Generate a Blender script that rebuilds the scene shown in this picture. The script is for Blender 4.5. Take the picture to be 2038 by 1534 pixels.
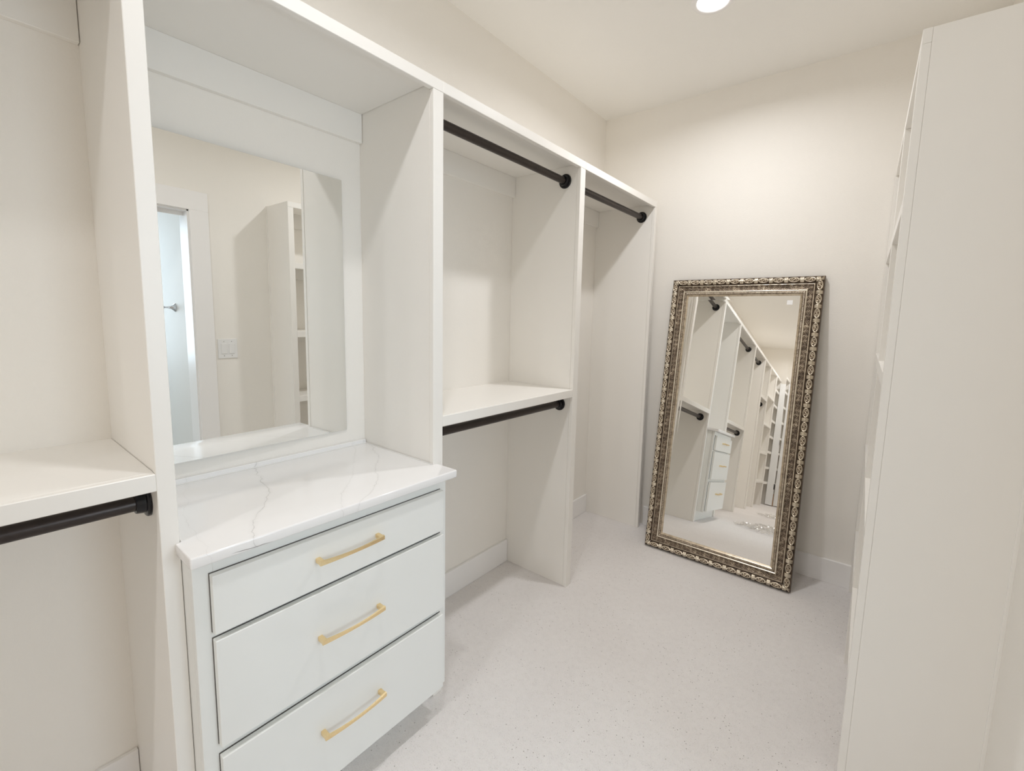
import bpy, bmesh, math, random
import numpy as np
from mathutils import Vector, Matrix
random.seed(3)
for o in list(bpy.data.objects): bpy.data.objects.remove(o)
SC = bpy.context.scene
COL = SC.collection

# ------------------------------------------------------------------ camera
cd = bpy.data.cameras.new('camera'); cam = bpy.data.objects.new('camera', cd); COL.objects.link(cam)
YAW, PITCH, ROLL, FPX = 0.65868, -0.11552, 0.02491, 894.15
cy_, sy_ = math.cos(YAW), math.sin(YAW); cp_, sp_ = math.cos(PITCH), math.sin(PITCH)
fw = Vector((-sy_*cp_, cy_*cp_, sp_)); rt = Vector((cy_, sy_, 0)); up = rt.cross(fw)
cr, sr = math.cos(ROLL), math.sin(ROLL)
rt, up = rt*cr + up*sr, up*cr - rt*sr
M = Matrix((rt, up, -fw)).transposed().to_4x4(); M.translation = Vector((1.1672, 0.0, 1.3839))
cam.matrix_world = M
cd.sensor_width = 36; cd.lens = FPX*36/2038; cd.shift_x = -32.04/2038; cd.shift_y = -28.85/2038
cd.clip_start = 0.02
SC.camera = cam
# ------------------------------------------------------------------ world, light, exposure
w = bpy.data.worlds.new('world'); SC.world = w; w.use_nodes = True
w.node_tree.nodes['Background'].inputs[0].default_value = (0.62, 0.74, 0.9, 1)
w.node_tree.nodes['Background'].inputs[1].default_value = 0.6
SC.view_settings.view_transform = 'Standard'; SC.view_settings.look = 'None'
SC.view_settings.gamma = 1; SC.view_settings.use_curve_mapping = False
SC.view_settings.exposure = 0.11
LAMP = 7.6              # watts of every ceiling downlight
SPREAD = 162
GAIN = (1.14, .66, .86, 1.4)   # dimming of the four lamps, far to near to behind
LAMP_COL = (0.985, 0.985, 1.0)
DAY = 13.0              # watts of daylight through the side-room window
SC.cycles.max_bounces = 20; SC.cycles.diffuse_bounces = 14; SC.cycles.glossy_bounces = 8
SC.cycles.use_denoising = True
SC.cycles.sample_clamp_indirect = 6.0
SC.cycles.caustics_reflective = True

def area(name, loc, rot, sx, sy, power, col):
    l = bpy.data.lights.new(name, 'AREA'); l.shape = 'RECTANGLE'; l.size = sx; l.size_y = sy
    l.energy = power; l.color = col
    l.spread = math.radians(150)
    o = bpy.data.objects.new(name, l); COL.objects.link(o); o.location = loc; o.rotation_euler = rot
    return o
area('window_daylight', (3.33, 0.62, 1.55), (0, math.radians(90), 0), 1.3, .9, DAY, (0.72, 0.87, 1.0))

# ------------------------------------------------------------------ dimensions (metres)
D = 0.4154                      # depth of the left built-ins; their faces are at x = 0
H, H1 = 2.130, 2.0942
ZC, YB, XW, YE = 2.7266, 2.843, 1.484, -3.42
A0, A1, B0, B1, C0, C1, E0, E1 = .2438, .2764, .9885, 1.0307, 1.8734, 1.9170, 2.7605, 2.7880
SH, SHB = 1.0417, 1.0042
XR = 1.187

# ------------------------------------------------------------------ materials
def lin(c): return tuple(((v/255)/12.92 if v/255 <= .04045 else ((v/255+.055)/1.055)**2.4) for v in c)
def mat(name, col, rough=.5, metal=0, bump=0, bscale=200, var=0, vscale=3, spec=.5, coat=0, detail=2):
    m = bpy.data.materials.new(name); m.use_nodes = True; nt = m.node_tree; n = nt.nodes; b = n['Principled BSDF']
    b.inputs['Roughness'].default_value = rough; b.inputs['Metallic'].default_value = metal
    b.inputs['Specular IOR Level'].default_value = spec
    b.inputs['Coat Weight'].default_value = coat; b.inputs['Coat Roughness'].default_value = .15
    b.inputs['Base Color'].default_value = (*col, 1)
    tc = n.new('ShaderNodeTexCoord')
    if var:
        no = n.new('ShaderNodeTexNoise'); no.inputs['Scale'].default_value = vscale; no.inputs['Detail'].default_value = 3
        nt.links.new(tc.outputs['Object'], no.inputs['Vector'])
        mx = n.new('ShaderNodeMix'); mx.data_type = 'RGBA'
        mx.inputs[6].default_value = (*[c*(1-var) for c in col], 1); mx.inputs[7].default_value = (*[min(1, c*(1+var)) for c in col], 1)
        nt.links.new(no.outputs['Fac'], mx.inputs[0]); nt.links.new(mx.outputs[2], b.inputs['Base Color'])
    if bump:
        no = n.new('ShaderNodeTexNoise'); no.inputs['Scale'].default_value = bscale; no.inputs['Detail'].default_value = detail
        nt.links.new(tc.outputs['Object'], no.inputs['Vector'])
        bp = n.new('ShaderNodeBump'); bp.inputs['Strength'].default_value = bump; bp.inputs['Distance'].default_value = .002
        nt.links.new(no.outputs['Fac'], bp.inputs['Height']); nt.links.new(bp.outputs[0], b.inputs['Normal'])
    return m
WALL = mat('wall_paint', (.875, .848, .803), .7, bump=.25, bscale=220, var=.012)
CEIL = mat('ceiling_paint', (.890, .876, .845), .8, bump=.35, bscale=160, var=.01)
CAB = mat('cabinet_paint', (.87, .851, .815), .34, bump=.05, bscale=90, var=.01, spec=.4)
DRAW = mat('drawer_paint', (.83, .84, .82), .30, bump=.03, bscale=90, spec=.5)
TRIM = mat('trim_paint', (.89, .88, .875), .35, bump=.04, bscale=80)
DOORM = mat('door_paint', (.85, .86, .86), .35)
BATH = mat('side_room_paint', (.78, .76, .73), .6, bump=.1)
TILE = mat('side_room_floor', (.6, .6, .58), .4)
ROD = mat('bronze_metal', (.050, .040, .036), .34, metal=.6, bump=.12, bscale=400, var=.2, vscale=60)
FLG = mat('black_metal', (.010, .010, .012), .28, metal=.3, bump=.1, bscale=500)
BRASS = mat('brushed_brass', (.93, .73, .42), .26, metal=1, bump=.1, bscale=300)
CHROME = mat('chrome', (.62, .62, .64), .12, metal=1)
PLAST = mat('switch_plastic', (.82, .82, .82), .3)
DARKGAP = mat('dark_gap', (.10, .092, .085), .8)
CAULK = mat('caulk', (.86, .85, .83), .5)
EDGE = mat('glass_edge', (.16, .18, .17), .25)
BACKB = mat('backing_board', (.12, .09, .06), .8)
WOOD = mat('oak_floor', (.36, .19, .08), .4, var=.25, vscale=9)
STICK = mat('sticker_paper', (.9, .9, .9), .6)

def carpet():
    m = mat('carpet', (.70, .665, .645), .95, spec=.1); nt = m.node_tree; n = nt.nodes; b = n['Principled BSDF']
    tc = n.new('ShaderNodeTexCoord')
    def noise(sc, det, rough=.5):
        q = n.new('ShaderNodeTexNoise'); q.inputs['Scale'].default_value = sc; q.inputs['Detail'].default_value = det
        q.inputs['Roughness'].default_value = rough; nt.links.new(tc.outputs['Object'], q.inputs['Vector']); return q
    big, mid, fine = noise(2.3, 3), noise(42, 4, .7), noise(360, 2)
    r1 = n.new('ShaderNodeValToRGB'); r1.color_ramp.elements[0].position = .3; r1.color_ramp.elements[1].position = .7
    r1.color_ramp.elements[0].color = (.83, .80, .79, 1); r1.color_ramp.elements[1].color = (.87, .845, .835, 1)
    nt.links.new(big.outputs['Fac'], r1.inputs[0])
    r2 = n.new('ShaderNodeValToRGB'); r2.color_ramp.elements[0].position = .24; r2.color_ramp.elements[1].position = .46
    r2.color_ramp.elements[0].color = (.50, .47, .45, 1); r2.color_ramp.elements[1].color = (1, 1, 1, 1)
    nt.links.new(fine.outputs['Fac'], r2.inputs[0])
    r3 = n.new('ShaderNodeValToRGB'); r3.color_ramp.elements[0].position = .42; r3.color_ramp.elements[1].position = .62
    r3.color_ramp.elements[0].color = (0, 0, 0, 1); r3.color_ramp.elements[1].color = (.8, .8, .8, 1)
    nt.links.new(mid.outputs['Fac'], r3.inputs[0])
    mx = n.new('ShaderNodeMix'); mx.data_type = 'RGBA'; mx.blend_type = 'MULTIPLY'
    nt.links.new(r3.outputs[0], mx.inputs[0]); nt.links.new(r1.outputs[0], mx.inputs[6]); nt.links.new(r2.outputs[0], mx.inputs[7])
    vo = n.new('ShaderNodeTexVoronoi'); vo.inputs['Scale'].default_value = 150; nt.links.new(tc.outputs['Object'], vo.inputs['Vector'])
    sepc = n.new('ShaderNodeSeparateColor'); nt.links.new(vo.outputs['Color'], sepc.inputs[0])
    zone = noise(3.1, 3)
    zr = n.new('ShaderNodeMapRange'); zr.inputs[1].default_value = .40; zr.inputs[2].default_value = .72; zr.inputs[3].default_value = .994; zr.inputs[4].default_value = .88
    nt.links.new(zone.outputs['Fac'], zr.inputs[0])
    gt = n.new('ShaderNodeMath'); gt.operation = 'GREATER_THAN'; nt.links.new(sepc.outputs[0], gt.inputs[0]); nt.links.new(zr.outputs[0], gt.inputs[1])
    ds = n.new('ShaderNodeMapRange'); ds.inputs[1].default_value = .10; ds.inputs[2].default_value = .34; ds.inputs[3].default_value = 1; ds.inputs[4].default_value = 0
    nt.links.new(vo.outputs['Distance'], ds.inputs[0])
    sm = n.new('ShaderNodeMath'); sm.operation = 'MULTIPLY'; nt.links.new(gt.outputs[0], sm.inputs[0]); nt.links.new(ds.outputs[0], sm.inputs[1])
    m2 = n.new('ShaderNodeMix'); m2.data_type = 'RGBA'; nt.links.new(sm.outputs[0], m2.inputs[0]); nt.links.new(mx.outputs[2], m2.inputs[6]); m2.inputs[7].default_value = (.30, .27, .25, 1)
    nt.links.new(m2.outputs[2], b.inputs['Base Color'])
    bp = n.new('ShaderNodeBump'); bp.inputs['Strength'].default_value = .8; bp.inputs['Distance'].default_value = .004
    nt.links.new(fine.outputs['Fac'], bp.inputs['Height'])
    b2 = n.new('ShaderNodeBump'); b2.inputs['Strength'].default_value = .25; b2.inputs['Distance'].default_value = .01
    nt.links.new(mid.outputs['Fac'], b2.inputs['Height']); nt.links.new(bp.outputs[0], b2.inputs['Normal'])
    nt.links.new(b2.outputs[0], b.inputs['Normal'])
    return m
CARPET = carpet()

def quartz():
    """white quartz; each vein follows its own wandering line across the slab (object space, x = depth, y = along the front)"""
    m = mat('quartz', (.86, .855, .85), .10, spec=.5); nt = m.node_tree; n = nt.nodes; b = n['Principled BSDF']; lk = nt.links.new
    tc = n.new('ShaderNodeTexCoord'); sp = n.new('ShaderNodeSeparateXYZ'); lk(tc.outputs['Object'], sp.inputs[0])
    def math_(op, a, c=None, v=None, clamp=False):
        q = n.new('ShaderNodeMath'); q.operation = op; q.use_clamp = clamp
        for k, w_ in enumerate((a, c, v)):
            if w_ is None: continue
            if isinstance(w_, (int, float)): q.inputs[k].default_value = w_
            else: lk(w_, q.inputs[k])
        return q.outputs[0]
    def noise_(sc, det=4):
        q = n.new('ShaderNodeTexNoise'); q.inputs['Scale'].default_value = sc; q.inputs['Detail'].default_value = det; lk(tc.outputs['Object'], q.inputs['Vector']); return q.outputs['Fac']
    n1, n2, gate = noise_(11, 5), noise_(70, 3), noise_(17, 2)
    wob = math_('ADD', math_('MULTIPLY', math_('SUBTRACT', n1, .5), .060), math_('MULTIPLY', math_('SUBTRACT', n2, .5), .008))
    u = math_('DIVIDE', math_('ADD', sp.outputs[0], .415), .515)
    veins = [([(0, .60), (.06, .586), (.34, .542), (.60, .505), (.745, .443), (.865, .416), (1, .385)], .0012, .62),
             ([(0, .985), (.39, .919), (.58, .845), (.87, .738), (1, .645)], .0012, .50),
             ([(0, .93), (.15, .898), (.34, .842), (.72, .696), (.82, .647), (1, .60)], .0009, .34),
             ([(0, .40), (.5, .33), (1, .30)], .0008, .18)]
    tot = None
    for pts, wd, st in veins:
        fc = n.new('ShaderNodeFloatCurve'); c = fc.mapping.curves[0]
        for k, (x_, y_) in enumerate(pts):
            if k == 0: c.points[0].location = (x_, y_)
            elif k == len(pts)-1: c.points[-1].location = (x_, y_)
            else: c.points.new(x_, y_)
        fc.mapping.update(); lk(u, fc.inputs['Value'])
        dd = math_('ABSOLUTE', math_('ADD', math_('SUBTRACT', math_('ADD', sp.outputs[1], .2764), fc.outputs[0]), wob))
        core = math_('SUBTRACT', 1, math_('DIVIDE', dd, wd), clamp=True)
        halo = math_('MULTIPLY', math_('SUBTRACT', 1, math_('DIVIDE', dd, .010), clamp=True), .10)
        g = math_('MULTIPLY_ADD', gate, 2.6, -.75, clamp=True)
        v_ = math_('MULTIPLY', math_('ADD', math_('MULTIPLY', core, g), halo), st)
        tot = v_ if tot is None else math_('MAXIMUM', tot, v_)
    # short dark crack low on the front edge
    zz = math_('ABSOLUTE', math_('SUBTRACT', sp.outputs[2], math_('MULTIPLY_ADD', n1, .016, -.003)))
    cz = math_('SUBTRACT', 1, math_('DIVIDE', zz, .0013), clamp=True)
    cy = math_('SUBTRACT', 1, math_('DIVIDE', math_('ABSOLUTE', math_('SUBTRACT', sp.outputs[1], .108)), .045), clamp=True)
    cx = math_('GREATER_THAN', sp.outputs[0], .096)
    ck = math_('MULTIPLY', math_('MULTIPLY', cz, math_('MULTIPLY', cy, 2, clamp=True)), cx)
    tot = math_('MAXIMUM', tot, ck)
    mx = n.new('ShaderNodeMix'); mx.data_type = 'RGBA'; mx.inputs[6].default_value = (.875, .868, .866, 1); mx.inputs[7].default_value = (.19, .18, .17, 1)
    lk(tot, mx.inputs[0]); lk(mx.outputs[2], b.inputs['Base Color'])
    return m
QUARTZ = quartz()

def mirror_mat(name, col):
    m = bpy.data.materials.new(name); m.use_nodes = True; nt = m.node_tree; nt.nodes.clear()
    g = nt.nodes.new('ShaderNodeBsdfGlossy'); g.inputs['Color'].default_value = (*col, 1); g.inputs['Roughness'].default_value = 0
    o = nt.nodes.new('ShaderNodeOutputMaterial'); nt.links.new(g.outputs[0], o.inputs[0]); return m
MIRROR = mirror_mat('mirror_silver', (.90, .915, .905))
MIRROR2 = mirror_mat('mirror_silver_warm', (.90, .885, .85))

def emis(name, col, s):
    m = bpy.data.materials.new(name); m.use_nodes = True; nt = m.node_tree; nt.nodes.clear()
    g = nt.nodes.new('ShaderNodeEmission'); g.inputs['Color'].default_value = (*col, 1); g.inputs['Strength'].default_value = s
    o = nt.nodes.new('ShaderNodeOutputMaterial'); nt.links.new(g.outputs[0], o.inputs[0]); return m
LENS = emis('lamp_lens', LAMP_COL, 9.0)
PANE = emis('daylit_pane', (.75, .88, 1.0), 2.0)

def carved():
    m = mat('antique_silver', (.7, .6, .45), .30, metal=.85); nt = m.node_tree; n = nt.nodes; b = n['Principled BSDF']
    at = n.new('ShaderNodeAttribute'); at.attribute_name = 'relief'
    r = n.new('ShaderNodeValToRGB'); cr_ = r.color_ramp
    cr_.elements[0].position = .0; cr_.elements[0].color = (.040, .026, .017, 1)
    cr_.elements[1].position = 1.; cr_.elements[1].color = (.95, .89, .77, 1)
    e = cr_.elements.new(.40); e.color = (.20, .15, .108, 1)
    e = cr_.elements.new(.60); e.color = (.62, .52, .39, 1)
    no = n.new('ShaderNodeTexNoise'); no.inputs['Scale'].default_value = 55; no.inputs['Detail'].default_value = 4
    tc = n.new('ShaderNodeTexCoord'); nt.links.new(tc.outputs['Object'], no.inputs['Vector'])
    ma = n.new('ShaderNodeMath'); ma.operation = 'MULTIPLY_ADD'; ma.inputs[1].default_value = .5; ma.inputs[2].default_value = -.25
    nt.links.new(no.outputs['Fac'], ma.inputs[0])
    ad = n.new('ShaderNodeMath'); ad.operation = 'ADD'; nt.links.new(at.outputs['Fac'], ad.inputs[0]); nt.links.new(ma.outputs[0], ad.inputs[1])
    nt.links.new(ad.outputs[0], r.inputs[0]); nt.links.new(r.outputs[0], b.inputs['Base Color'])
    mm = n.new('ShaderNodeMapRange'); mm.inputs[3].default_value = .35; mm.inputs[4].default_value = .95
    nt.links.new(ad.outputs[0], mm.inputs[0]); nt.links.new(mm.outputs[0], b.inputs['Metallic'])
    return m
CARVED = carved()

# ------------------------------------------------------------------ mesh helpers
def obj(name, bm, m, parent=None, smooth=False):
    me = bpy.data.meshes.new(name); bm.to_mesh(me); bm.free()
    for k in (m if isinstance(m, (list, tuple)) else [m]): me.materials.append(k)
    if smooth:
        for p in me.polygons: p.use_smooth = True
    o = bpy.data.objects.new(name, me); COL.objects.link(o)
    if parent: o.parent = parent
    return o
def addbox(bm, x0, x1, y0, y1, z0, z1, bev=0, seg=1):
    vs = [bm.verts.new(p) for p in ((x0,y0,z0),(x1,y0,z0),(x1,y1,z0),(x0,y1,z0),(x0,y0,z1),(x1,y0,z1),(x1,y1,z1),(x0,y1,z1))]
    fs = [bm.faces.new([vs[i] for i in f]) for f in ((0,3,2,1),(4,5,6,7),(0,1,5,4),(1,2,6,5),(2,3,7,6),(3,0,4,7))]
    if bev:
        es = list({e for f in fs for e in f.edges})
        bmesh.ops.bevel(bm, geom=es, offset=bev, segments=seg, affect='EDGES', profile=.5)
def box(name, x0, x1, y0, y1, z0, z1, m, parent=None, bev=0, seg=1):
    if x0 > x1: x0, x1 = x1, x0
    bm = bmesh.new(); addbox(bm, x0, x1, y0, y1, z0, z1, bev, seg); return obj(name, bm, m, parent)
def struct(o): o['kind'] = 'structure'; return o
def empty(name, loc, label, cat, group=None, rz=0):
    o = bpy.data.objects.new(name, None); COL.objects.link(o); o.location = loc; o.rotation_euler = (0, 0, rz)
    o.empty_display_size = .1; o['label'] = label; o['category'] = cat
    if group: o['group'] = group
    return o
def lathe(bm, prof, seg=32, axis='y', c=(0, 0, 0)):
    """prof: (t along axis, radius)"""
    rings = []
    for t, r in prof:
        ring = []
        for k in range(seg):
            a = 2*math.pi*k/seg; u, v = r*math.cos(a), r*math.sin(a)
            p = {'y': (u, t, v), 'x': (t, u, v), 'z': (u, v, t)}[axis]
            ring.append(bm.verts.new((p[0]+c[0], p[1]+c[1], p[2]+c[2])))
        rings.append(ring)
    for a, b in zip(rings, rings[1:]):
        for k in range(seg):
            bm.faces.new((a[k], a[(k+1) % seg], b[(k+1) % seg], b[k]))
    bm.faces.new(rings[0]); bm.faces.new(rings[-1])
    bmesh.ops.recalc_face_normals(bm, faces=bm.faces[:])
def autosmooth(o, ang=40):
    for p in o.data.polygons: p.use_smooth = True
    me = o.data; bm = bmesh.new(); bm.from_mesh(me)
    for e in bm.edges:
        if len(e.link_faces) == 2 and e.calc_face_angle(0) > math.radians(ang): e.smooth = False
    bm.to_mesh(me); bm.free()

# ------------------------------------------------------------------ room shell
struct(box('floor', -D-.1, XW, YE-.1, YB+.1, -.1, 0, CARPET))
struct(box('ceiling', -D-.1, XW+.1, YE-.1, YB+.1, ZC, ZC+.1, CEIL))
struct(box('wall_left', -D-.1, -D, YE-.1, YB+.1, 0, ZC, WALL))
struct(box('wall_back', -D, XW, YB, YB+.1, 0, ZC, WALL))
DY0, DY1, DZ = .27, 1.102, 2.022          # side doorway in the right wall
bm = bmesh.new()
addbox(bm, XW, XW+.1, YE-.1, DY0, 0, ZC); addbox(bm, XW, XW+.1, DY1, YB+.1, 0, ZC); addbox(bm, XW, XW+.1, DY0, DY1, DZ, ZC)
struct(obj('wall_right', bm, WALL))
# side room seen in the wall mirror through the doorway
struct(box('floor_side_room', XW, 3.4, -.6, 1.7, -.1, -.001, TILE))
struct(box('ceiling_side_room', XW+.1, 3.4, -.6, 1.7, ZC, ZC+.1, BATH))
struct(box('wall_side_room_north', XW+.1, 3.4, 1.135, 1.235, 0, ZC, BATH))
struct(box('wall_side_room_south', XW+.1, 3.4, -.7, -.6, 0, ZC, BATH))
struct(box('wall_side_room_east', 3.4, 3.5, -.7, 1.235, 0, ZC, BATH))
wf = struct(box('window_1', 3.37, 3.4, .07, 1.12, .85, 2.25, TRIM, bev=.004))
box('pane', 3.362, 3.3695, .14, 1.05, .92, 2.18, PANE, wf)
# door casing (jambs, header, flat casing boards)
bm = bmesh.new()
addbox(bm, XW-.004, XW+.118, DY1-.02, DY1, 0, DZ); addbox(bm, XW-.004, XW+.118, DY0, DY0+.02, 0, DZ); addbox(bm, XW-.004, XW+.118, DY0, DY1, DZ-.02, DZ)
tr = struct(obj('trim_1', bm, TRIM))
box('casing_board', XW-.018, XW, DY1-.012, DY1+.094, 0, DZ+.0, TRIM, tr, .002)
box('casing_board', XW-.018, XW, DY0-.094, DY0+.012, 0, DZ+.0, TRIM, tr, .002)
box('casing_head', XW-.019, XW, DY0-.094, DY1+.094, DZ-.012, DZ+.105, TRIM, tr, .002)
box('door_stop', XW+.06, XW+.075, DY0+.02, DY1-.02, DZ-.045, DZ-.02, TRIM, tr, .001)
box('door_track', XW+.076, XW+.1, DY0+.02, DY1-.02, DZ-.034, DZ-.02, DARKGAP, tr)
# baseboards
BT, BH = .0143, .1303
def base(name, x0, x1, y0, y1): return struct(box(name, x0, x1, y0, y1, 0, BH, TRIM, bev=.002))
base('baseboard_back', .002, 1.169, YB-BT, YB)
for a, b in ((-.70, A0), (B1, C0), (C1, E0), (-1.50, -.70-.04)): base('baseboard_left', -D, -D+BT, a, b)
base('baseboard_right', XW-BT, XW, DY1+.096, 1.555); base('baseboard_right', XW-BT, XW, -2.9, DY0-.096)

# ------------------------------------------------------------------ closet units
def unit(name, label, y0, y1, pw, shelves=(), first=0, org_x=0, sgn=-1, depth=D, loc=None, rz=0, cleats=(), z_cleat=2.0096, group=None, top=H, cleat_under=False):
    """bay from y0 to y1 with its upright of width pw at the y1 end (and `first` at the y0 end).
    local x: 0 = face, going sgn*depth to the wall"""
    oy = y0 - first
    t = empty(name, loc or (org_x, oy, 0), label, 'closet unit', group, rz)
    def b(n, xa, xb, ya, yb, za, zb, bev=.0012, p=t): return box(n, sgn*xa, sgn*xb, ya-oy, yb-oy, za, zb, CAB, p, bev if sgn < 0 else bev*.6)
    gap = .0012 if sgn < 0 else .0003
    T = .019
    b('stile', 0, T, y1, y1+pw, 0, H1)
    b('side_panel', T+gap, depth, y1+gap, y1+pw-gap, 0, top-.0005)
    if first:
        b('stile', 0, T, y0-first, y0, 0, H1)
        b('side_panel', T+gap, depth, y0-first+gap, y0-gap, 0, top-.0005)
    b('top_rail', 0, T, y0-first, y1+pw, H1+.0004, top, .0015)
    b('top_panel', T, depth, y0-.0, y1, top-.019, top, .0008)
    b('cleat', depth-.0195, depth, y0, y1, z_cleat, top-.019, .0015)
    for (za, zb) in shelves:
        s = b('shelf', T, depth, y0, y1, zb-.019, zb, .0006)
        e = b('shelf_edge', 0, T, y0, y1, za, zb, .0015, p=t)
        if cleat_under: b('cleat', depth-.0195, depth, y0, y1, zb-.019-.075, zb-.019, .0012)
    return t
MID = [(SHB, SH)]
unit('closet_unit', 'off-white closet bay beside the back wall with one high rod and no shelf', C1, E0, E1-E0)
unit('closet_unit', 'off-white double-hang closet bay right of the drawers, with a waist-high shelf', B1, C0, C1-C0, MID)
unit('closet_unit', 'off-white closet bay framing the wall mirror above the drawer chest', A1, B0, B1-B0)
unit('closet_unit', 'off-white double-hang closet bay left of the drawers, cut by the left edge of the photo', -.70, A0, A1-A0, MID)
unit('closet_unit', 'closet bay with a single high rod, seen only in the leaning mirror', -1.50, -.74, .04)
unit('closet_unit', 'narrow closet bay with a chest-high shelf and rod, small in the leaning mirror', -2.05, -1.54, .04, [(1.57, 1.608)])
unit('closet_unit', 'closet bay with four wide shelves, small in the leaning mirror', -2.75, -2.09, .04, [(.36,.398),(.80,.838),(1.23,1.268),(1.67,1.708)])
unit('closet_unit', 'narrow shoe bay with six shelves, the farthest bay in the leaning mirror', -3.28, -2.79, .04, [(.34,.378),(.585,.623),(.84,.878),(1.09,1.128),(1.35,1.388),(1.61,1.648),(1.86,1.898)], first=.04)
# right-hand shelving, its face turned very slightly
RS = [(.300,.338),(.757,.797),(1.216,1.258),(1.690,1.728)]
RZ = .0180
for k, (ya, yb, lab) in enumerate(((1.598, 2.170, 'tall off-white shelving unit at the right edge, its side panel facing us'),
                                   (2.208, 2.800, 'off-white shelving unit in the far right corner beside the leaning mirror'))):
    oy = 1.56 if k == 0 else 2.208
    xx = XR - (oy-1.56)*math.tan(RZ)
    t = unit('shelving_unit', lab, ya, yb, .038, RS, first=(.038 if k == 0 else 0), sgn=1, depth=XW-.002-XR+(oy-1.56)*RZ, loc=(xx, oy, 0), rz=RZ, cleat_under=True)
    if k == 0: box('scribe_strip', XW-.002-XR-.006, XW-XR+.0005, -.004, .004, 0, H, CAB, t, .0015, 2)
# shelving across the far end, only in the leaning mirror
t = empty('end_shelving', (.128, -3.19, 0), 'off-white shelving across the far end, a sliver in the leaning mirror', 'shelving')
for xx in (0, .62, 1.25): box('side_panel', xx, xx+.038, -.19, 0, 0, H, CAB, t, .001)
for z in (.33, .80, 1.30, 1.80, H-.04): box('shelf', .038, 1.25, -.19, 0, z, z+.038, CAB, t, .001)
box('back_panel', 0, 1.288, -.205, -.191, 0, H, CAB, t)
# far end wall, open door leaf and a glimpse of a wooden floor
struct(box('wall_end', -D, XW, YE-.1, YE, 0, ZC, WALL))
d2 = struct(box('door_1', .004, .108, -3.215, -3.175, .012, 2.05, DOORM, bev=.002))
for z in (.32, 1.06, 1.82):
    bm = bmesh.new(); lathe(bm, [(z-.045, .006), (z-.043, .0075), (z+.043, .0075), (z+.045, .006)], 12, 'z', (.110, -3.172, 0)); obj('hinge', bm, FLG, d2)
tr2 = struct(box('trim_2', .111, .127, -3.22, -3.19, 0, .20, WOOD))

# ------------------------------------------------------------------ hanging rods
def rod(label, y0, y1, x, z, vis=(True, True)):
    t = empty('hanging_rod', (x, y0, z), label, 'closet rod', 'dark bronze hanging rods'); L = y1-y0
    bm = bmesh.new(); lathe(bm, [(.004, .0165), (L-.004, .0165)], 32); o = obj('pole', bm, ROD, t); autosmooth(o)
    for yy, s in ((0, 1), (L, -1)):
        bm = bmesh.new()
        lathe(bm, [(yy, .0335), (yy+s*.004, .0335), (yy+s*.0065, .031), (yy+s*.0075, .0245), (yy+s*.022, .0225), (yy+s*.0235, .0215), (yy+s*.0235, .0168)], 40)
        o = obj('flange', bm, FLG, t); autosmooth(o, 35)
    return t
rod('dark bronze rod high in the double-hang bay right of the mirror', B1, C0, -.085, 2.043)
rod('dark bronze rod high in the farthest bay beside the back wall', C1, E0, -.087, 2.041)
rod('dark bronze rod under the waist-high shelf right of the drawers', B1, C0, -.0775, .9615)
rod('dark bronze rod under the shelf at the left edge of the photo', -.70, A0, -.080, .9620)
rod('dark bronze rod high in the bay left of the drawers, seen in the leaning mirror', -.70, A0, -.085, 2.043)
rod('dark bronze rod, farthest of the high rods in the leaning mirror', -1.50, -.74, -.085, 2.043)
rod('dark rod under the chest-high shelf, a dot in the leaning mirror', -2.05, -1.54, -.085, 1.52)

# ------------------------------------------------------------------ drawer chest
XC, XD = .0639, .0845
CT0, CT1 = .8528, .8783
t = empty('drawer_chest', (0, A1, 0), 'white three-drawer chest with brass pulls built under the quartz counter', 'chest of drawers')
CY0, CY1 = 0.001, B0-A1-.001
box('side_panel', -.38, XC-.0205, CY0, CY0+.018, .1, CT0-.001, DRAW, t, .001)
box('side_panel', -.38, XC-.0205, CY1-.018, CY1, .1, CT0-.001, DRAW, t, .001)
box('bottom_panel', -.38, XC-.02, CY0+.018, CY1-.018, .102, .12, DRAW, t)
box('stile', XC-.019, XC, CY0, CY0+.038, .1, CT0-.001, DRAW, t, .001)
box('stile', XC-.019, XC, CY1-.038, CY1, .1, CT0-.001, DRAW, t, .001)
for z0, z1 in ((.1, .125), (.370, .415), (.655, .690), (.806, CT0-.001)):
    box('rail', XC-.019, XC, CY0+.038, CY1-.038, z0, z1, DRAW, t, .0008)
box('toe_kick', -.03, -.012, CY0, CY1, 0, .1, DRAW, t, .001)
YL, YR = .3075-A1, .9615-A1
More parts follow.
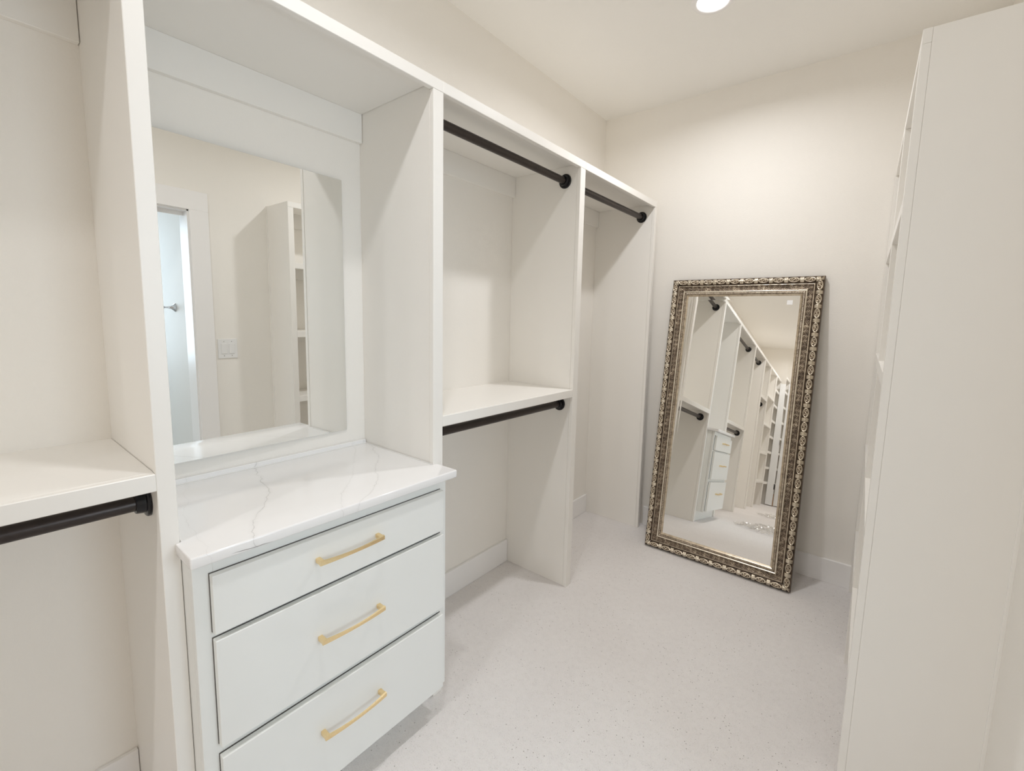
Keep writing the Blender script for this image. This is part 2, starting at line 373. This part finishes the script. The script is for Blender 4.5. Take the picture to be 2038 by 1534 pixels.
for k, (z0, z1, hz) in enumerate(((.6797, .8163, .757), (.4053, .6648, .541), (.1092, .3793, .267))):
    dr = box('drawer', XC+.0022, XD, YL, YR, z0, z1, DRAW, t, .0016, 2)
    box('drawer_box', XC-.30, XC-.0205, YL+.03, YR-.03, z0+.015, z1-.02, CAB, dr)
    box('painted_gap_shadow', XC+.0003, XC+.0021, YL-.0008, YR+.0004, z0-.0004, z1+.0011, DARKGAP, dr)  # added dark strip that paints the shade line in the gap behind the drawer front
    # arched bar pull
    bm = bmesh.new(); ya, yb = .531-A1, .7175-A1; N = 28
    hw = .0055; rings = []
    for i in range(N+1):
        u = i/N; y = ya+(yb-ya)*u; q = (2*u-1)**2
        xo = XD+.0215+.0095*(1-q); th = .0038+.0022*q; wz = .0046+.0022*q
        nx = .0095*2*(2*u-1)*2/(yb-ya)*-1
        rings.append([bm.verts.new(p) for p in ((xo, y, hz-wz), (xo, y, hz+wz), (xo+th, y, hz+wz*.8), (xo+th, y, hz-wz*.8))])
    for a, b2 in zip(rings, rings[1:]):
        for j in range(4): bm.faces.new((a[j], a[(j+1) % 4], b2[(j+1) % 4], b2[j]))
    bm.faces.new(rings[0]); bm.faces.new(rings[-1][::-1])
    for yy in (ya+.0005, yb-.0125): addbox(bm, XD, XD+.024, yy, yy+.012, hz-.0062, hz+.0062, .0012, 1)
    bmesh.ops.recalc_face_normals(bm, faces=bm.faces[:])
    obj('pull_handle', bm, BRASS, dr)

# ------------------------------------------------------------------ quartz counter
t = empty('countertop', (0, A1, CT0), 'white quartz counter with thin grey veins over the drawer chest', 'countertop')
bm = bmesh.new()
cF, y_l, y_r = .0989, .2673-A1, 1.0071-A1
poly = [(-D+.002, .0015), (-.0005, .0015), (.0015, .0015), (.0015, y_l), (cF, y_l), (cF, y_r), (.0015, y_r), (.0015, B0-A1-.0015), (-D+.002, B0-A1-.0015)]
poly = [poly[0], (.0015, .0015)] + poly[3:]
def slab(bm, poly, z0, z1, bev):
    lo = [bm.verts.new((x, y, z0)) for x, y in poly]; hi = [bm.verts.new((x, y, z1)) for x, y in poly]; n = len(poly)
    bm.faces.new(lo[::-1]); tf = bm.faces.new(hi); sd = [bm.faces.new((lo[i], lo[(i+1) % n], hi[(i+1) % n], hi[i])) for i in range(n)]
    bmesh.ops.recalc_face_normals(bm, faces=bm.faces[:])
    es = [e for e in bm.edges if all(v.co.x > .05 for v in e.verts) or (e.verts[0].co.x > .0 and e.verts[1].co.x > .0 and abs(e.verts[0].co.y-e.verts[1].co.y) < 1e-6)]
    bmesh.ops.bevel(bm, geom=es, offset=bev, segments=3, affect='EDGES', profile=.5)
slab(bm, poly, 0, CT1-CT0, .004)
o = obj('slab', bm, QUARTZ, t); autosmooth(o, 50)
box('back_lip', -D+.001, -D+.013, .002, B0-A1-.002, CT1-CT0, CT1-CT0+.016, QUARTZ, t, .002, 2)
bm = bmesh.new()
addbox(bm, -D+.013, -D+.0165, .002, B0-A1-.002, CT1-CT0, CT1-CT0+.003, .001)
addbox(bm, -D+.016, -.002, .0015, .004, CT1-CT0, CT1-CT0+.003, .0008)
addbox(bm, -D+.016, -.002, B0-A1-.004, B0-A1-.0015, CT1-CT0, CT1-CT0+.003, .0008)
obj('caulk_bead', bm, CAULK, t)

# ------------------------------------------------------------------ wall mirror (glued on, a hair out of parallel)
t = empty('wall_mirror', (-D, .911, .9448), 'frameless rectangular mirror fixed to the wall above the counter', 'mirror')
bm = bmesh.new(); MW, MHt = .556, 1.8629-.9448; k = .030
xr, xl = .005, .005+k*MW
P = [(0,0,0),(0,-MW,0),(0,-MW,MHt),(0,0,MHt),(xr,0,0),(xl,-MW,0),(xl,-MW,MHt),(xr,0,MHt)]
v = [bm.verts.new(p) for p in P]
for i, f in enumerate(((0,1,2,3),(4,7,6,5),(0,4,5,1),(3,2,6,7),(0,3,7,4),(1,5,6,2))):
    bm.faces.new([v[j] for j in f])
bmesh.ops.recalc_face_normals(bm, faces=bm.faces[:])
for f in bm.faces: f.material_index = 0 if f.normal.x > .9 else 1
obj('mirror_glass', bm, [MIRROR, EDGE], t)

# ------------------------------------------------------------------ leaning mirror
LT = Matrix.Translation((.528, 2.580, .0035)) @ Matrix.Rotation(.00684, 4, 'Z') @ Matrix.Rotation(-.13938, 4, 'X')
t = empty('leaning_mirror', (0, 0, 0), 'tall mirror in an ornate antique silver frame leaning on the back wall', 'mirror'); t.matrix_world = LT
FW_, FH_, WF = .797, 1.657, .1035
def relief(s, w):
    """s along the rail from its centre, w across (0 = outer edge). returns height (m), patina 0..1"""
    z = np.zeros_like(s); pat = np.full_like(s, .35)
    def bump(d, r): return np.clip(1-(d/r)**2, 0, 1)
    # --- base profile
    xs = [0, .002, .006, .020, .034, .0375, .0395, .043, .0455, .052, .063, .072, .0755, .0775, .081, .084, .090, .0945, .098, .1035]
    zs = [.0, .004, .010, .019, .012, .0085, .0085, .0145, .0135, .0085, .0060, .0085, .0125, .0125, .0085, .0095, .0095, .0075, .0040, .0010]
    z = np.interp(w, xs, zs)
    # fillets bright
    pat = np.where((w > .0405) & (w < .0450), .85, pat); pat = np.where((w > .0735) & (w < .0792), .95, pat)
    pat = np.where(w > .0945, .62, pat); pat = np.where(w < .003, .15, pat)
    # --- outer band: cartouche eggs alternating with leaf bars
    U = .074; c = w-.020; band = (w > .004) & (w < .037)
    u = (s/U) % 1.0 - .5; du = u*U
    r = np.sqrt((du/.0245)**2 + (c/.0125)**2)
    ring = np.exp(-((r-.92)/.16)**2)
    ring2 = np.exp(-((r-.50)/.16)**2)*(.62+.38*np.sin(4*np.arctan2(c/.0125, du/.0245)+.8+6*r))
    core = np.exp(-(r/.26)**2)
    e = np.abs(du)-.0245
    bars = np.zeros_like(s)
    for off in (.0030, .0066, .0102):
        curve = off + .30*np.abs(c)
        bars = np.maximum(bars, np.exp(-((e-curve+.001)/.0017)**2))
    leaf = np.exp(-((np.abs(du)-.037)/.0022)**2)*np.exp(-(c/.008)**2)
    dots = np.exp(-((np.abs(du)-.0305)/.0022)**2-((np.abs(c)-.0085)/.0022)**2)
    inside = (r < 1.1)
    h = np.where(inside, np.maximum(np.maximum(ring, ring2), core), np.maximum(np.maximum(bars, leaf), dots))
    h = h*band*np.clip((.0165-np.abs(c))/.003, 0, 1)
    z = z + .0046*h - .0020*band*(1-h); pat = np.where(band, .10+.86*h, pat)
    # --- hollow: running vine with scrolls
    hol = (w > .0462) & (w < .0735); c2 = w-.0598; V = .052
    ph = 2*np.pi*s/V
    vine = np.exp(-((c2-.0055*np.sin(ph))/.0014)**2)
    sc = np.zeros_like(s)
    for k_, sg in ((.25, -1), (.75, 1)):
        d1 = ((s/V-k_+.5) % 1.0 - .5)*V; d2 = c2-sg*.0030
        rr = np.sqrt(d1**2+d2**2); th = np.arctan2(d2*sg, d1)
        sp = np.exp(-((rr-(.0025+.0058*((th+np.pi)/(2*np.pi))))/.0011)**2)*(rr < .0095)
        sc = np.maximum(sc, sp); sc = np.maximum(sc, np.exp(-(rr/.0017)**2))
    lf = np.exp(-(((s/V*2) % 1.0-.5)*V/2/.0022)**2)*np.exp(-((np.abs(c2)-.0095)/.0024)**2)
    tex = .5+.5*np.sin(s*1650+9*np.sin(c2*420))*np.sin(c2*1500+5*np.sin(s*230))
    h2 = np.maximum(np.maximum(np.maximum(vine*.8, sc), lf*.8), tex*.36)*hol
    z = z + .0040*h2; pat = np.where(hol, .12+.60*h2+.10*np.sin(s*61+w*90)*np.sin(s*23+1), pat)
    # --- tiny beads on the thin outer fillet
    db = ((s/.042) % 1.0-.5)*.042
    z = z + .0016*np.exp(-(db/.0035)**2-((w-.043)/.0022)**2)
    # --- inner rope
    rope = (w > .0810) & (w < .0945); rp = .0072
    a = ((s/rp + (w-.0878)/.016) % 1.0)-.5
    h3 = np.exp(-(a/.23)**2)*np.clip(1-((w-.0878)/.0068)**2, 0, 1)
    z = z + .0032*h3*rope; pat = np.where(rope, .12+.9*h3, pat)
    return z, pat
def rail(L, name, rot, tr_):
    ns, nw = int(L/.0021), 60
    tt = np.linspace(0, 1, ns); ww = np.linspace(0, WF, nw)
    T_, W_ = np.meshgrid(tt, ww, indexing='ij')
    S_ = W_ + T_*(L-2*W_) - L/2
    Z_, P_ = relief(S_, W_)
    co = np.stack([S_, -Z_, W_], -1).reshape(-1, 3)
    # back border: outer skirt and inner lip
    sk = np.stack([np.stack([S_[:, 0], np.full(ns, .024), W_[:, 0]], -1), np.stack([S_[:, -1], np.full(ns, .024), W_[:, -1]], -1)], 0).reshape(-1, 3)
    co = np.concatenate([co, sk]); pat = np.concatenate([P_.ravel(), np.full(2*ns, .1)])
    i = np.arange(ns-1)[:, None]; j = np.arange(nw-1)[None, :]
    q = np.stack([i*nw+j, (i+1)*nw+j, (i+1)*nw+j+1, i*nw+j+1], -1).reshape(-1, 4)
    b0 = ns*nw; i1 = np.arange(ns-1)
    q2 = np.stack([i1*nw, b0+i1, b0+i1+1, (i1+1)*nw], -1)
    q3 = np.stack([i1*nw+nw-1, (i1+1)*nw+nw-1, b0+ns+i1+1, b0+ns+i1], -1)
    q4 = np.stack([b0+i1, b0+ns+i1, b0+ns+i1+1, b0+i1+1], -1)
    q = np.concatenate([q, q2, q3, q4])
    R = np.array(rot); co = co @ R.T + np.array(tr_)
    me = bpy.data.meshes.new(name); me.vertices.add(len(co)); me.vertices.foreach_set('co', co.astype(np.float32).ravel())
    me.loops.add(q.size); me.loops.foreach_set('vertex_index', q.astype(np.int32).ravel())
    me.polygons.add(len(q)); me.polygons.foreach_set('loop_start', np.arange(0, q.size, 4, dtype=np.int32)); me.polygons.foreach_set('loop_total', np.full(len(q), 4, np.int32))
    me.update(calc_edges=True); me.validate()
    at = me.attributes.new('relief', 'FLOAT', 'POINT'); at.data.foreach_set('value', pat.astype(np.float32))
    me.polygons.foreach_set('use_smooth', np.ones(len(me.polygons), bool)); me.materials.append(CARVED)
    o = bpy.data.objects.new(name, me); COL.objects.link(o); o.parent = t
    return o
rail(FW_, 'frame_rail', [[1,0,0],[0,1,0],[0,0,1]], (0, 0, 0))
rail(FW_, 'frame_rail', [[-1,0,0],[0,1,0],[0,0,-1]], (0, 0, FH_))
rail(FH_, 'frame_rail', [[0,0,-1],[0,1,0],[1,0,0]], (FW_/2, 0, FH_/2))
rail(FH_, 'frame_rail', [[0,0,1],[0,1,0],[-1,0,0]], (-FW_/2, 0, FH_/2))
gx, g0, g1, bv = FW_/2-WF+.002, WF-.002, FH_-WF+.002, .0225
bm = bmesh.new(); sl = .0105*bv
o4 = [bm.verts.new(p) for p in ((-gx, -sl, g0), (gx, -sl, g0), (gx, -sl, g1), (-gx, -sl, g1))]
i4 = [bm.verts.new(p) for p in ((-gx+bv, 0, g0+bv), (gx-bv, 0, g0+bv), (gx-bv, 0, g1-bv), (-gx+bv, 0, g1-bv))]
bm.faces.new(i4)
for a in range(4): bm.faces.new((o4[a], o4[(a+1) % 4], i4[(a+1) % 4], i4[a]))
bmesh.ops.recalc_face_normals(bm, faces=bm.faces[:])
obj('bevelled_glass', bm, MIRROR2, t)
box('backing_board', -FW_/2+.02, FW_/2-.02, .012, .0225, .02, FH_-.02, BACKB, t)
box('sticker', gx-.062, gx-.035, -.0008, -.0002, g1-.050, g1-.026, STICK, t)
bpy.context.view_layer.update()

# ------------------------------------------------------------------ downlights
for k, (yy, lab) in enumerate(((2.07, 'round recessed downlight lit in the ceiling at the top edge of the photo'),
                               (.52, 'round recessed downlight over the counter, above the frame of the photo'),
                               (-1.03, 'round recessed downlight behind the camera'),
                               (-2.58, 'round recessed downlight at the far end of the closet'))):
    t = empty('downlight', (.495, yy, ZC), lab, 'ceiling light', 'recessed downlights')
    bm = bmesh.new(); seg = 48
    pr = [(.0620, -.0015), (.0640, -.0060), (.0700, -.0075), (.0840, -.0045), (.0880, -.0003)]
    rings = [[bm.verts.new((r*math.cos(2*math.pi*i/seg), r*math.sin(2*math.pi*i/seg), z)) for i in range(seg)] for r, z in pr]
    for a, b in zip(rings, rings[1:]):
        for i in range(seg): bm.faces.new((a[i], a[(i+1) % seg], b[(i+1) % seg], b[i]))
    bmesh.ops.recalc_face_normals(bm, faces=bm.faces[:]); obj('trim_ring', bm, TRIM, t, True)
    bm = bmesh.new(); bm.faces.new([bm.verts.new((.0622*math.cos(-2*math.pi*i/seg), .0622*math.sin(-2*math.pi*i/seg), -.0022)) for i in range(seg)])
    obj('lens', bm, LENS, t)
    l = bpy.data.lights.new('downlight_beam', 'AREA'); l.shape = 'DISK'; l.size = .085; l.energy = LAMP*GAIN[k]; l.color = LAMP_COL
    l.spread = math.radians(SPREAD); lo = bpy.data.objects.new('downlight_beam', l); COL.objects.link(lo); lo.parent = t; lo.location = (0, 0, -.0085)

# ------------------------------------------------------------------ light switch
sy0, sy1, sz0, sz1 = 1.214, 1.332, 1.067, 1.198
t = empty('light_switch', (XW, (sy0+sy1)/2, (sz0+sz1)/2), 'white double rocker light switch reflected in the wall mirror', 'light switch')
hw, hh = (sy1-sy0)/2, (sz1-sz0)/2
box('cover_plate', -.006, 0, -hw, hw, -hh, hh, PLAST, t, .002, 2)
for s in (-1, 1):
    box('rocker', -.0095, -.006, s*.0235-.0165, s*.0235+.0165, -.034, .034, PLAST, t, .0012)
    for z in (-.048, .048):
        bm = bmesh.new(); lathe(bm, [(-.0072, .0025), (-.006, .003)], 12, 'x', (0, s*.0235, z)); obj('screw', bm, CHROME, t)
# ------------------------------------------------------------------ robe hook in the side room
t = empty('robe_hook', (1.93, 1.135, 1.401), 'flared chrome wall hook seen in the wall mirror through the doorway', 'hook')
bm = bmesh.new(); lathe(bm, [(0, .030), (-.004, .030), (-.012, .020), (-.025, .010), (-.042, .006), (-.062, .005)], 28)
autosmooth(obj('flared_base', bm, CHROME, t))
bm = bmesh.new(); bmesh.ops.create_uvsphere(bm, u_segments=20, v_segments=12, radius=.0125); bmesh.ops.translate(bm, verts=bm.verts[:], vec=(0, -.073, 0))
obj('ball_end', bm, CHROME, t, True)
# ------------------------------------------------------------------ crumpled plastic sheet on the carpet (seen in the leaning mirror)
def plastic():
    m = bpy.data.materials.new('clear_plastic'); m.use_nodes = True; nt = m.node_tree; n = nt.nodes; n.clear()
    a = n.new('ShaderNodeBsdfTransparent'); a.inputs[0].default_value = (.93, .93, .93, 1)
    g = n.new('ShaderNodeBsdfGlossy'); g.inputs['Roughness'].default_value = .12; g.inputs['Color'].default_value = (.9, .9, .9, 1)
    f = n.new('ShaderNodeLayerWeight'); f.inputs['Blend'].default_value = .35
    mx = n.new('ShaderNodeMixShader'); o = n.new('ShaderNodeOutputMaterial')
    nt.links.new(f.outputs['Facing'], mx.inputs[0]); nt.links.new(a.outputs[0], mx.inputs[1]); nt.links.new(g.outputs[0], mx.inputs[2]); nt.links.new(mx.outputs[0], o.inputs[0])
    return m
PLASTIC = plastic()
from mathutils import noise
for (cx_, cy0, sx, sy, seed, lab) in ((.66, .25, .62, .75, 1.3, 'crumpled clear plastic sheet on the carpet, the nearer one in the leaning mirror'),
                                      (.62, -1.35, .50, .85, 7.7, 'crumpled clear plastic sheet on the carpet, the farther one in the leaning mirror')):
    bm = bmesh.new(); N = 44; g = []
    for i in range(N+1):
        row = []
        for j in range(N+1):
            x = (i/N-.5)*sx; y = (j/N-.5)*sy
            p = Vector((x*7+seed, y*7, seed)); n1 = noise.noise(p); n2 = 1-abs(noise.noise(p*2.3)); n3 = 1-abs(noise.noise(p*5.1))
            z = .004+.030*max(0, n1+.1)+.022*n2**6+.010*n3**5
            row.append(bm.verts.new((x*(1+.12*noise.noise(Vector((y*3, seed, 0)))), y*(1+.12*noise.noise(Vector((x*3, 0, seed)))), z)))
        g.append(row)
    for i in range(N):
        for j in range(N): bm.faces.new((g[i][j], g[i+1][j], g[i+1][j+1], g[i][j+1]))
    o = obj('plastic_sheet', bm, PLASTIC); o.location = (cx_, cy0, 0); o.rotation_euler = (0, 0, .5)
    o['label'] = lab; o['category'] = 'plastic sheet'; o['group'] = 'plastic sheets on the carpet'
